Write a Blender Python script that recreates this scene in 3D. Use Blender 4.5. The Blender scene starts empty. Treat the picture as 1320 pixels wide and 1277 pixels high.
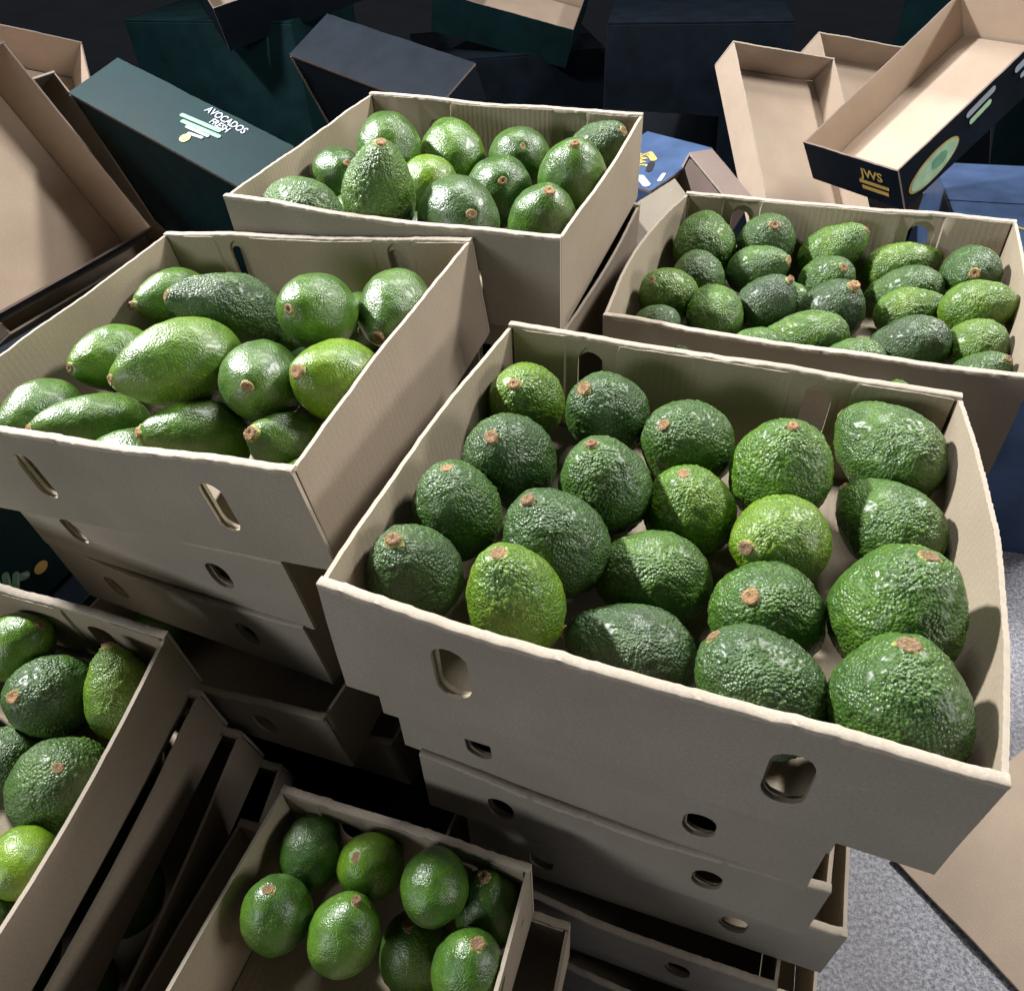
import bpy, bmesh, math, random
import numpy as np
from mathutils import Matrix, Vector, noise
from mathutils.geometry import delaunay_2d_cdt

random.seed(7)
scene = bpy.context.scene
COL = scene.collection
EYE = 1.37                                   # camera height above the floor

# ------------------------------------------------------------------ camera, light, exposure
cam_d = bpy.data.cameras.new('camera')
cam = bpy.data.objects.new('camera', cam_d); COL.objects.link(cam)
right = Vector((0.99853, -0.03671, -0.03995)); down = Vector((-0.05425, -0.67565, -0.73522)); fwd = Vector((0.0, 0.73631, -0.67665))
cam.matrix_world = Matrix(((right.x, -down.x, -fwd.x, 0), (right.y, -down.y, -fwd.y, 0), (right.z, -down.z, -fwd.z, EYE), (0, 0, 0, 1)))
cam_d.sensor_fit = 'HORIZONTAL'; cam_d.sensor_width = 36; cam_d.lens = 964.5 / 1320 * 36
cam_d.clip_start = 0.01; cam_d.clip_end = 100
scene.camera = cam

world = bpy.data.worlds.new('World'); scene.world = world; world.use_nodes = True
bg = world.node_tree.nodes['Background']
bg.inputs['Color'].default_value = (0.80, 0.86, 1.0, 1); bg.inputs['Strength'].default_value = 0.045

def lamp(name, loc, target, sx, sy, power, color):
    l = bpy.data.lights.new(name, 'AREA'); l.shape = 'RECTANGLE'; l.size = sx; l.size_y = sy; l.energy = power; l.color = color; l.spread = math.radians(130)
    o = bpy.data.objects.new(name, l); COL.objects.link(o); o.location = loc
    o.rotation_euler = (Vector(target) - Vector(loc)).to_track_quat('-Z', 'Y').to_euler()
    o['label'] = name.replace('_', ' ') + ' over the produce boxes'
    return o
lamp('ceiling_lamp', (-1.70, 1.70, 2.62), (0.1, 0.6, 0.9), 0.24, 0.12, 104, (1.0, 0.99, 1.0))
lamp('ceiling_lamp', (1.90, 1.60, 2.60), (0.1, 0.6, 0.9), 0.50, 0.18, 44, (1.0, 0.98, 0.95))
lamp('ceiling_lamp', (0.25, 2.00, 2.80), (0.1, 0.75, 0.9), 0.9, 0.22, 24, (1.0, 0.99, 0.97))
lamp('added_side_fill', (-2.60, -1.60, 1.75), (0.1, 0.5, 0.9), 1.3, 0.7, 21, (0.94, 0.97, 1.0))  # added soft fill for the shaded front faces, not a real fixture
lamp('added_side_fill', (2.55, -0.50, 1.66), (-0.2, 0.4, 0.9), 1.0, 0.6, 18, (1.0, 0.97, 0.94))  # added low fill for the right-facing walls, not a real fixture

scene.render.engine = 'CYCLES'
scene.cycles.use_denoising = True
scene.cycles.use_adaptive_sampling = True; scene.cycles.adaptive_threshold = 0.02
scene.cycles.max_bounces = 6; scene.cycles.diffuse_bounces = 4; scene.cycles.glossy_bounces = 2; scene.cycles.transmission_bounces = 0
scene.cycles.caustics_reflective = False; scene.cycles.caustics_refractive = False
vs = scene.view_settings
vs.view_transform = 'Standard'; vs.look = 'None'; vs.gamma = 1; vs.exposure = -0.02; vs.use_curve_mapping = False

# ------------------------------------------------------------------ small helpers
def tag(o, label=None, cat=None, group=None, kind=None):
    if label: o['label'] = label
    if cat: o['category'] = cat
    if group: o['group'] = group
    if kind: o['kind'] = kind
    return o
def link(name, me, parent=None):
    o = bpy.data.objects.new(name, me); COL.objects.link(o)
    if parent is not None: o.parent = parent
    return o
def empty(name, m):
    o = bpy.data.objects.new(name, None); COL.objects.link(o); o.matrix_world = m; o.empty_display_size = 0.05
    return o
def frame(T, R):
    m = Matrix.Identity(4)
    for i in range(3):
        for j in range(3): m[i][j] = R[i][j]
        m[i][3] = T[i]
    return m
def rotz(a): return Matrix.Rotation(a, 4, 'Z')

class NT:
    def __init__(self, name):
        self.m = bpy.data.materials.new(name); self.m.use_nodes = True
        self.t = self.m.node_tree; self.b = self.t.nodes['Principled BSDF']
    def n(self, kind, **kw):
        x = self.t.nodes.new(kind)
        for k, v in kw.items():
            if k.startswith('i_'):
                x.inputs[k[2:].replace('_', ' ')].default_value = v
            else: setattr(x, k, v)
        return x
    def l(self, a, b): self.t.links.new(a, b)
    def ramp(self, fac, stops, interp='LINEAR'):
        r = self.n('ShaderNodeValToRGB'); cr = r.color_ramp; cr.interpolation = interp
        while len(cr.elements) < len(stops): cr.elements.new(0.5)
        for e, (p, c) in zip(cr.elements, stops):
            e.position = p; e.color = (c[0], c[1], c[2], 1) if hasattr(c, '__len__') else (c, c, c, 1)
        self.l(fac, r.inputs['Fac']); return r.outputs['Color']
    def mix(self, fac, a, b, mode='MIX'):
        x = self.n('ShaderNodeMix', data_type='RGBA', blend_type=mode)
        for sock, v in ((x.inputs[0], fac), (x.inputs[6], a), (x.inputs[7], b)):
            if isinstance(v, (int, float)): sock.default_value = v
            elif isinstance(v, tuple): sock.default_value = (v[0], v[1], v[2], 1)
            else: self.l(v, sock)
        return x.outputs[2]
    def math(self, op, a, b=0.0):
        x = self.n('ShaderNodeMath', operation=op)
        for sock, v in ((x.inputs[0], a), (x.inputs[1], b)):
            if isinstance(v, (int, float)): sock.default_value = v
            else: self.l(v, sock)
        return x.outputs[0]
    def noise(self, vec, scale, detail=4, rough=0.55):
        x = self.n('ShaderNodeTexNoise'); x.inputs['Scale'].default_value = scale; x.inputs['Detail'].default_value = detail
        x.inputs['Roughness'].default_value = rough; self.l(vec, x.inputs['Vector']); return x.outputs['Fac']
    def mapping(self, vec, sc, loc=None):
        x = self.n('ShaderNodeMapping'); x.inputs['Scale'].default_value = sc; self.l(vec, x.inputs['Vector'])
        if loc is not None: self.l(loc, x.inputs['Location'])
        return x.outputs['Vector']
    def bump(self, h, strength, dist, nrm=None):
        x = self.n('ShaderNodeBump'); x.inputs['Strength'].default_value = strength; x.inputs['Distance'].default_value = dist
        self.l(h, x.inputs['Height'])
        if nrm is not None: self.l(nrm, x.inputs['Normal'])
        return x.outputs['Normal']

# ------------------------------------------------------------------ materials
def kraft(name, col, flute=0.5, mottled=1.0):
    k = NT(name)
    uv = k.n('ShaderNodeUVMap').outputs['UV']
    oi = k.n('ShaderNodeObjectInfo')
    off = k.n('ShaderNodeCombineXYZ'); k.l(k.math('MULTIPLY', oi.outputs['Random'], 17.0), off.inputs[0]); k.l(k.math('MULTIPLY', oi.outputs['Random'], 5.0), off.inputs[1])
    v = k.mapping(uv, (1, 1, 1), off.outputs[0])
    n1 = k.noise(v, 9, 5); n2 = k.noise(k.mapping(v, (30, 240, 1)), 6, 3); n3 = k.noise(v, 900, 2); n4 = k.noise(v, 45, 6, .7)
    c = k.mix(k.ramp(n1, [(.3, 0), (.75, 1)]), tuple(x * .84 for x in col), tuple(min(1, x * 1.10) for x in col))
    c = k.mix(k.math('MULTIPLY', k.ramp(n2, [(.35, 0), (.7, 1)]), .34), c, tuple(x * .68 for x in col))
    c = k.mix(k.math('MULTIPLY', k.ramp(n3, [(.5, 0), (.75, 1)]), .38), c, tuple(x * .6 for x in col))
    gr = k.noise(k.mapping(v, (1, 1.6, 1)), 420, 3, .6)
    c = k.mix(k.math('MULTIPLY', k.ramp(gr, [(.42, 0), (.62, 1)]), .34), c, tuple(x * .66 for x in col))
    c = k.mix(k.math('MULTIPLY', k.ramp(gr, [(.34, 1), (.44, 0)]), .22), c, tuple(min(1, x * 1.4) for x in col))
    scuff = k.ramp(n4, [(.64, 0), (.76, 1)])
    c = k.mix(k.math('MULTIPLY', scuff, .22 * mottled), c, tuple(min(1, x * 1.35) for x in col))
    stain = k.ramp(k.noise(v, 16, 7, .75), [(.62, 0), (.70, 1)])
    c = k.mix(k.math('MULTIPLY', stain, .18 * mottled), c, tuple(x * .55 for x in col))
    scr = k.ramp(k.noise(k.mapping(v, (6, 60, 1)), 5, 3, .6), [(.70, 0), (.76, 1)])
    c = k.mix(k.math('MULTIPLY', scr, .16 * mottled), c, tuple(min(1, x * 1.5) for x in col))
    smd = k.ramp(k.noise(v, 4.2, 4, .6), [(.52, 0), (.72, 1)])
    c = k.mix(k.math('MULTIPLY', smd, .22 * mottled), c, tuple(x * .62 for x in col))
    tone = k.math('ADD', k.math('MULTIPLY', oi.outputs['Random'], .16), .92)
    hs = k.n('ShaderNodeHueSaturation'); k.l(tone, hs.inputs['Value']); k.l(c, hs.inputs['Color'])
    w = k.n('ShaderNodeTexWave', wave_type='BANDS', bands_direction='X'); w.inputs['Scale'].default_value = 44; w.inputs['Distortion'].default_value = 1.6
    w.inputs['Detail'].default_value = 2; k.l(v, w.inputs['Vector'])
    fl = k.math('MULTIPLY', w.outputs['Fac'], k.ramp(k.noise(v, 5, 2), [(.38, 0), (.7, 1)]))
    cc = k.mix(k.math('MULTIPLY', k.ramp(w.outputs['Fac'], [(0, 1), (.45, 0)]), .06 * flute), hs.outputs['Color'], tuple(x * .6 for x in col))
    k.l(cc, k.b.inputs['Base Color'])
    nm = k.bump(k.math('ADD', k.math('MULTIPLY', fl, flute), k.math('MULTIPLY', n3, .35)), .24, .0009)
    k.l(nm, k.b.inputs['Normal'])
    k.b.inputs['Roughness'].default_value = .82; k.b.inputs['Specular IOR Level'].default_value = .22
    return k.m
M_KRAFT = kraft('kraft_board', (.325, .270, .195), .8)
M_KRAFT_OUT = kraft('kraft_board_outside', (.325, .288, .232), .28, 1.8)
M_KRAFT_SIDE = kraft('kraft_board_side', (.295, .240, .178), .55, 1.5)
M_EDGE = kraft('kraft_cut_edge_lit_rim', (.42, .362, .29), .5, 2.4)  # cut edges; on the folded rims this paler tone is painted light
M_TAN = kraft('tan_carton_inside', (.46, .36, .275), .12, .6)
def printed(name, col, rough):
    k = NT(name); tc = k.n('ShaderNodeTexCoord').outputs['Object']
    n = k.noise(tc, 14, 5)
    k.l(k.mix(k.ramp(n, [(.3, 0), (.75, 1)]), tuple(x * .75 for x in col), tuple(x * 1.3 for x in col)), k.b.inputs['Base Color'])
    k.l(k.math('ADD', k.math('MULTIPLY', n, .25), rough), k.b.inputs['Roughness'])
    k.l(k.bump(n, .25, .004), k.b.inputs['Normal']); k.b.inputs['Specular IOR Level'].default_value = .10
    return k.m
M_TEAL = printed('teal_print', (.0035, .017, .019), .50)
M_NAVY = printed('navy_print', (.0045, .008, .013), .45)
M_BLUE_GLARE = printed('blue_glare_print', (.045, .075, .15), .22)  # navy print lightened to blue: glare painted into the colour
def ink(name, col, rough=.45):
    k = NT(name); tc = k.n('ShaderNodeTexCoord').outputs['Object']
    k.l(k.mix(k.ramp(k.noise(tc, 60, 4), [(.3, 0), (.7, 1)]), tuple(x * .7 for x in col), col), k.b.inputs['Base Color']); k.b.inputs['Roughness'].default_value = rough
    return k.m
I_WHITE = ink('white_ink', (.36, .41, .46)); I_GREEN = ink('green_ink', (.16, .36, .22)); I_GOLD = ink('gold_ink', (.55, .38, .10)); I_PALE = ink('pale_green_ink', (.42, .62, .40)); I_BLACK = ink('hand_hole_black', (.01, .01, .012)); I_RED = ink('maroon_ink', (.10, .02, .02))

def skin(name, pebbly):
    k = NT(name)
    tc = k.n('ShaderNodeTexCoord').outputs['Object']; oi = k.n('ShaderNodeObjectInfo')
    off = k.n('ShaderNodeCombineXYZ')
    for i, q in enumerate((11.0, 23.0, 37.0)): k.l(k.math('MULTIPLY', oi.outputs['Random'], q), off.inputs[i])
    v = k.mapping(tc, (1, 1, 1), off.outputs[0])
    def attr(nm, ty):
        a = k.n('ShaderNodeAttribute', attribute_type=ty, attribute_name=nm); return a.outputs['Fac']
    tint = attr('tint', 'OBJECT'); bloom = attr('bloom', 'OBJECT'); crest = attr('crest', 'GEOMETRY')
    big = k.noise(v, 1.1, 3); mid = k.noise(v, 3.5, 5, .6)
    t = k.math('ADD', tint, k.math('MULTIPLY', k.math('SUBTRACT', big, .5), .75))
    t = k.math('ADD', t, k.math('MULTIPLY', k.math('SUBTRACT', mid, .5), .35))
    c = k.ramp(t, [(0, (.020, .052, .016)), (.35, (.040, .106, .012)), (.65, (.082, .185, .010)), (1, (.175, .285, .010))])
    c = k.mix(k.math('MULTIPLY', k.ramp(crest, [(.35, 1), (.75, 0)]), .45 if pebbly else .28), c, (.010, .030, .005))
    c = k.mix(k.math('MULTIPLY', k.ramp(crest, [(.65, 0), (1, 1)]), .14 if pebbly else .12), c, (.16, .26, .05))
    bl = k.math('MULTIPLY', bloom, k.ramp(k.noise(v, 1.7, 5, .65), [(.32, 0), (.68, 1)]))
    c = k.mix(k.math('MULTIPLY', bl, .30), c, (.135, .165, .080))
    vo = k.n('ShaderNodeTexVoronoi', feature='F1'); vo.inputs['Scale'].default_value = 17 if pebbly else 24; k.l(v, vo.inputs['Vector'])
    dot = k.ramp(vo.outputs['Distance'], [(.10, 1), (.26, 0)])
    dm = k.math('MULTIPLY', dot, k.ramp(k.noise(v, 4, 3), [(.3, .15), (.65, 1)]))
    c = k.mix(k.math('MULTIPLY', dm, .12 if pebbly else .48), c, (.25, .31, .08))
    sc = k.n('ShaderNodeTexNoise'); sc.inputs['Scale'].default_value = 2.3; sc.inputs['Detail'].default_value = 9; sc.inputs['Roughness'].default_value = .72; k.l(k.mapping(v, (1.6, 1, .8)), sc.inputs['Vector'])
    scar = k.ramp(sc.outputs['Fac'], [(.635, 0), (.70, 1)])
    c = k.mix(k.math('MULTIPLY', scar, .65), c, (.085, .062, .022))
    k.l(c, k.b.inputs['Base Color'])
    rg = k.math('ADD', .30 if pebbly else .24, k.math('MULTIPLY', mid, .14)); rg = k.math('ADD', rg, k.math('MULTIPLY', bl, .12)); rg = k.math('ADD', rg, k.math('MULTIPLY', scar, .25))
    k.l(rg, k.b.inputs['Roughness'])
    k.b.inputs['Specular IOR Level'].default_value = .42
    k.b.inputs['Coat Weight'].default_value = .26 if pebbly else .42; k.b.inputs['Coat Roughness'].default_value = .29
    vb = k.n('ShaderNodeTexVoronoi', feature='F1'); vb.inputs['Scale'].default_value = 17 if pebbly else 21; k.l(v, vb.inputs['Vector'])
    hb = k.math('ADD', k.math('MULTIPLY', vb.outputs['Distance'], -1.0), k.math('MULTIPLY', k.noise(v, 40, 1), .35))
    nm = k.bump(hb, .34 if pebbly else .20, .03); k.l(nm, k.b.inputs['Normal'])
    return k.m
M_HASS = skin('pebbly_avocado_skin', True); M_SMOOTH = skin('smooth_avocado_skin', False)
def cork():
    k = NT('stem_cork'); tc = k.n('ShaderNodeTexCoord').outputs['Object']; n = k.noise(tc, 14, 6, .7)
    oi = k.n('ShaderNodeObjectInfo').outputs['Random']
    ca = k.ramp(n, [(.22, (.20, .085, .03)), (.40, (.56, .29, .11)), (.62, (.78, .54, .29))]); cb = k.ramp(n, [(.25, (.10, .055, .025)), (.45, (.32, .19, .09)), (.65, (.52, .38, .22))])
    k.l(k.mix(oi, ca, cb), k.b.inputs['Base Color']); k.b.inputs['Roughness'].default_value = .85
    k.l(k.bump(n, .8, .05), k.b.inputs['Normal']); return k.m
def collar():
    k = NT('stem_collar'); tc = k.n('ShaderNodeTexCoord').outputs['Object']; n = k.noise(tc, 8, 5)
    k.l(k.ramp(n, [(.35, (.16, .22, .03)), (.65, (.42, .36, .12))]), k.b.inputs['Base Color']); k.b.inputs['Roughness'].default_value = .6
    k.l(k.bump(n, .5, .03), k.b.inputs['Normal']); return k.m
M_CORK = cork(); M_COLLAR = collar()
def terrazzo():
    k = NT('speckled_floor'); tc = k.n('ShaderNodeTexCoord').outputs['Object']
    n1 = k.noise(tc, 150, 6, .7); n2 = k.noise(tc, 420, 3, .6)
    c = k.ramp(k.math('ADD', k.math('MULTIPLY', n1, .7), k.math('MULTIPLY', n2, .3)), [(.38, (.045, .045, .06)), (.47, (.16, .16, .19)), (.53, (.30, .30, .34)), (.62, (.46, .46, .50))])
    c = k.mix(k.math('MULTIPLY', k.ramp(k.noise(tc, 2.2, 6, .7), [(.35, 0), (.7, 1)]), .5), c, (.10, .095, .09))
    k.l(c, k.b.inputs['Base Color']); k.b.inputs['Roughness'].default_value = .55; return k.m
M_FLOOR = terrazzo()

# ------------------------------------------------------------------ setting
me = bpy.data.meshes.new('floor'); me.from_pydata([(-20, -8, 0), (20, -8, 0), (20, 32, 0), (-20, 32, 0)], [], [(0, 1, 2, 3)]); me.materials.append(M_FLOOR)
tag(link('floor', me), kind='structure')

# ------------------------------------------------------------------ cardboard walls
def stadium(cu, cv, w, h, n=7, jig=.0006):
    r = w / 2; pts = []
    for cy, a0 in ((cv + h / 2 - r, 0), (cv - h / 2 + r, math.pi)):
        for i in range(n + 1):
            a = a0 + math.pi * i / n
            pts.append((cu + r * math.cos(a) + random.uniform(-jig, jig), cy + r * math.sin(a) + random.uniform(-jig, jig)))
    return pts
def in_poly(p, poly):
    c = False; x, y = p; j = len(poly) - 1
    for i in range(len(poly)):
        xi, yi = poly[i]; xj, yj = poly[j]
        if (yi > y) != (yj > y) and x < (xj - xi) * (y - yi) / (yj - yi) + xi: c = not c
        j = i
    return c
def wall_mesh(name, length, height, t, holes, fmap, mats, wav=.0008, teeth=0.0, step=.02, seed=0, cols=()):
    """a sheet of board in (u, v) with cut holes, thickness t; fmap(u, v, w) -> local xyz; mats = outside, cut edge, inside"""
    rnd = random.Random(seed); out = []; n = max(8, int(length / .007))
    if teeth: n = int(length / .0035)
    nb = max(4, int(length / .03)); nv = max(2, int(height / .03))
    for i in range(nb): out.append((length * i / nb, 0.0))
    for i in range(nv): out.append((length, height * i / nv))
    ph = rnd.uniform(0, 99)
    for i in range(n + 1):
        u = length * (1 - i / n)
        d = 0 if i in (0, n) else wav * (1.6 * noise.noise((u * 16 + ph, 0, ph)) + .9 * noise.noise((u * 90, ph, 3))) - (teeth * rnd.uniform(0, 2) if i % 2 else 0)
        out.append((u, height + d))
    for i in range(nv - 1, 0, -1): out.append((0.0, height * i / nv))
    pts = list(out); edges = [(i, (i + 1) % len(out)) for i in range(len(out))]
    for h in holes:
        b = len(pts); pts += h; edges += [(b + i, b + (i + 1) % len(h)) for i in range(len(h))]
    nu, nvv = max(2, int(length / step)), max(2, int(height / step))
    for i in range(1, nu):
        for j in range(1, nvv):
            q = (length * i / nu, height * j / nvv - .004 * (j == nvv - 1))
            if not any(in_poly(q, [(cx + (x - cx) * 1.15, cy + (y - cy) * 1.15) for x, y in h]) for h in holes for cx, cy in [(sum(a[0] for a in h) / len(h), sum(a[1] for a in h) / len(h))]): pts.append(q)
    for c_ in cols:
        for e_ in (-.0008, .0008):
            for j in range(1, 12):
                q = (c_ + e_, height * j / 12)
                if not any(in_poly(q, h) for h in holes): pts.append(q)
    vo, eo, fo, _, _, _ = delaunay_2d_cdt([Vector(q) for q in pts], edges, [], 1, 1e-7)
    tris = []
    for f_ in fo:
        c = sum((vo[i] for i in f_), Vector((0, 0))) / len(f_)
        if in_poly(c, out) and not any(in_poly(c, h) for h in holes): tris.append(tuple(f_))
    N = len(vo); V = [fmap(p.x, p.y, 0) for p in vo] + [fmap(p.x, p.y, t) for p in vo]
    cnt = {}; big = [[(cx + (x - cx) * 1.1, cy + (y - cy) * 1.1) for x, y in h] for h in holes for cx, cy in [(sum(a[0] for a in h) / len(h), sum(a[1] for a in h) / len(h))]]
    for tr in tris:
        for a, b in zip(tr, tr[1:] + tr[:1]):
            cnt.setdefault((min(a, b), max(a, b)), []).append((a, b))
    F = [tr for tr in tris] + [tuple(N + i for i in reversed(tr)) for tr in tris]; mi = [0] * len(tris) + [2] * len(tris)
    for kk, lst in cnt.items():
        if len(lst) == 1:
            a, b = lst[0]; F.append((b, a, N + a, N + b)); mi.append(2 if any(in_poly(((vo[a].x + vo[b].x) / 2, (vo[a].y + vo[b].y) / 2), hb) for hb in big) else 1)
    m = bpy.data.meshes.new(name); m.from_pydata(V, [], F)
    for x in mats: m.materials.append(x)
    m.polygons.foreach_set('material_index', mi)
    uvl = m.uv_layers.new(name='UVMap'); co = [(p.x, p.y) for p in vo]
    for lp in m.loops:
        u, v = co[lp.vertex_index % N]; uvl.data[lp.index].uv = (u, v + (0 if lp.vertex_index < N else 3.1))
    m.validate(); m.update()
    bm = bmesh.new(); bm.from_mesh(m); bmesh.ops.recalc_face_normals(bm, faces=bm.faces); bm.to_mesh(m); bm.free()
    m.shade_smooth(); m.set_sharp_from_angle(angle=math.radians(35))
    return m

def box_meshes(L, W, H, key, mats, side_mats, holes=((.24, .50), (.74, .50)), hole=(.024, .044), bulge=(.006, .006, .002, .002), double=True, teeth=(0, 0), sag=0.0, wav=.0009, wobble=1.0, bholes=None):
    """meshes of one open tray; bulge = outward bow of left, right, front, back at the rim"""
    tf, tsd = .0034, .0034; bl, br, bf, bb = bulge
    def bow(u, ln, v, a): return a * math.sin(math.pi * min(1, max(0, u / ln))) * (max(0, v) / H) ** 1.4
    def dip(u, ln, v): return -sag * math.sin(math.pi * min(1, max(0, u / ln))) ** 2 * (v / H) + wobble * .0022 * noise.noise((u * 7, key * 1.7, 0)) * (v / H)
    seed = key * 11
    def hl(mirror=False, off=(0, 0), grow=1.0, hs=None):
        r = []
        for hu, hv in (hs or holes):
            u = (1 - hu if mirror else hu) * L
            r.append(stadium(u + off[0], hv * H + off[1], hole[0] * grow, hole[1] * grow))
        return r
    wob = lambda u, v, s: wobble * .0024 * noise.noise((u * 9, v * 12, s + key)) * (v / H)
    ms = {}
    ms['front'] = wall_mesh('front_wall', L, H, tf, hl(), lambda u, v, w: (u - L / 2, -W / 2 + w - bow(u, L, v, bf) + wob(u, v, 1), v + dip(u, L, v)), mats, wav, seed=seed + 1)
    ms['back'] = wall_mesh('back_wall', L, H, tf, hl(hs=bholes), lambda u, v, w: (u - L / 2, W / 2 - w + bow(u, L, v, bb) + wob(u, v, 2), v + dip(u, L, v)), mats, wav, seed=seed + 2)
    WI = W - 2 * tf - .0016
    if double:
        off = (.0040, .0022)
        Li = L - 2 * tsd - .004
        cr = [hu * L - tsd - .002 + s_ for hu, hv in (bholes or holes) for s_ in (-.024, .026)]
        def cz(u): return .0022 * sum(1 for hu, hv in (bholes or holes) if abs(u - (hu * L - tsd - .001)) < .0251) + .0012 * (u < cr[0] - .04 if cr else 0)
        def shift(hs): return [[(x - tsd - .002, y) for x, y in h] for h in hs]
        gap = tf + .0002
        ms['front_in'] = wall_mesh('inner_flap', Li, H - .0032, .0030, shift(hl(off=off, grow=1.14)), lambda u, v, w: (u - Li / 2, -W / 2 + gap + w - bow(u, Li, v, bf) + wob(u, v, 1) + 0 * cz(u), v + .002 + dip(u, Li, v)), (mats[2], mats[1], mats[2]), wav, seed=seed + 3)
        ms['back_in'] = wall_mesh('inner_flap', Li, H - .0032, .0030, shift(hl(off=off, grow=1.14, hs=bholes)), lambda u, v, w: (u - Li / 2, W / 2 - gap - w + bow(u, Li, v, bb) + wob(u, v, 2) - .0022 + cz(u), v + .002 + dip(u, Li, v)), (mats[2], mats[1], mats[2]), wav, seed=seed + 4, cols=cr)
        def rim(sgn, bo, s):
            V = []; F = []; n = int(L / .003); wd = tf + .0036
            prof = [(-.0003, -.0026), (-.0005, .0006), (.0001, .0013), (wd / 2, .0015), (wd - .0003, .0012), (wd + .0004, .0005), (wd + .0003, -.0026)]
            for i in range(n + 1):
                u = L * i / n; b = bow(u, L, H, bo); j = .0011 * noise.noise((u * 75, s, key)) + .0008 * noise.noise((u * 190, s, key)); j2 = .0022 * noise.noise((u * 26, s + 5, key)); wv = wav * (1.5 * noise.noise((u * 14 + s, 0, key)) + .7 * noise.noise((u * 70, s, 3)))
                for q, (a, zz) in enumerate(prof):
                    y = -W / 2 - b + a + sgn * wob(u, H, s) + (j if q < 2 else 0) + (j if q > 4 else 0)
                    V.append((u - L / 2, y * sgn * 1.0, H + zz + dip(u, L, H) + wv + (j2 if q in (0, 6) else 0)))
            for i in range(n):
                for q in range(len(prof) - 1):
                    a = i * len(prof) + q; f_ = (a, a + 1, a + 1 + len(prof), a + len(prof)); F.append(f_ if sgn < 0 else f_[::-1])
            F.append(tuple(range(len(prof)))[::-1]); F.append(tuple(n * len(prof) + q for q in range(len(prof))))
            m = bpy.data.meshes.new('folded_rim'); m.from_pydata(V, [], F); m.materials.append(mats[1]); uvl = m.uv_layers.new(name='UVMap')  # same board as the wall, paler: light on the fold put into colour
            for lp in m.loops: c = m.vertices[lp.vertex_index].co; uvl.data[lp.index].uv = (c.x, c.z + c.y)
            m.shade_smooth(); m.set_sharp_from_angle(angle=math.radians(60)); return m
        ms['front_rim'] = rim(1, bf, 1); ms['back_rim'] = rim(-1, bb, 2)
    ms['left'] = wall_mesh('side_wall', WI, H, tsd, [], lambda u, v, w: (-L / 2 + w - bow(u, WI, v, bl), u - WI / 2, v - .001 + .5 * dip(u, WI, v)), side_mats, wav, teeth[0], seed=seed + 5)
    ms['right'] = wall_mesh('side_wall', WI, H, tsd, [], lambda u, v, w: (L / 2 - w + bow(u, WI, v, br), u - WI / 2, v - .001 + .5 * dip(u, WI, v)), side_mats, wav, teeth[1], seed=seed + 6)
    ms['base'] = wall_mesh('base_panel', L - .010, W - .016, .003, [], lambda u, v, w: (u - (L - .010) / 2, v - (W - .016) / 2, w + .001), (mats[0], mats[1], mats[2]), 0, seed=seed + 7)
    return ms
def put_box(name, ms, m, label, cat='box', group=None):
    r = empty(name, m); tag(r, label, cat, group)
    fw = link('front_wall', ms['front'], r); bw = link('back_wall', ms['back'], r)
    if 'front_in' in ms: link('inner_flap', ms['front_in'], fw); link('inner_flap', ms['back_in'], bw); link('folded_rim', ms['front_rim'], fw); link('folded_rim', ms['back_rim'], bw)
    link('side_wall', ms['left'], r); link('side_wall', ms['right'], r); link('base_panel', ms['base'], r)
    return r
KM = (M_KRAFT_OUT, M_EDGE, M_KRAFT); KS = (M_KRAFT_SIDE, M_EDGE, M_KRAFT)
H = 0.111
BOXES = {
 'A': ([0.124, 0.41124, -0.36933], [[0.92398, 0.38234, 0.00898], [-0.38244, 0.92384, 0.01591], [-0.00221, -0.01814, 0.99983]], 0.4, 0.3607),
 'B': ([-0.27648, 0.65135, -0.35118], [[0.92731, 0.36054, -0.10051], [-0.3637, 0.9314, -0.01446], [0.0884, 0.04997, 0.99483]], 0.4, 0.3607),
 'C': ([-0.05523, 0.95719, -0.30656], [[0.92525, 0.3793, -0.00715], [-0.37923, 0.92425, -0.04401], [-0.01008, 0.04343, 0.99901]], 0.4, 0.3607),
 'D': ([0.36617, 0.79076, -0.39725], [[0.89851, 0.43783, -0.03148], [-0.43774, 0.89905, 0.00992], [0.03264, 0.00487, 0.99946]], 0.4, 0.3607),
 'E': ([-0.57141, 0.32725, -0.55621], [[0.95065, 0.29909, 0.08257], [-0.28002, 0.94163, -0.18688], [-0.13364, 0.15453, 0.97891]], 0.4, 0.3607),
 'F': ([-0.16988, 0.16751, -0.68634], [[0.93788, 0.34696, -0.00058], [-0.34696, 0.93788, 0.002], [0.00124, -0.00168, 1.0]], 0.25, 0.3000),
}
def rim_frame(T, R): return Matrix.Translation((0, 0, EYE)) @ frame(T, R)
def base_frame(n, dx=0, dy=0, dz=0, rz=0, h=H, rx=0, ry=0):
    T, R, L, W = BOXES[n]
    return rim_frame(T, R) @ Matrix.Translation((dx, dy, dz - h)) @ rotz(rz) @ Matrix.Rotation(rx, 4, 'X') @ Matrix.Rotation(ry, 4, 'Y')

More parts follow.
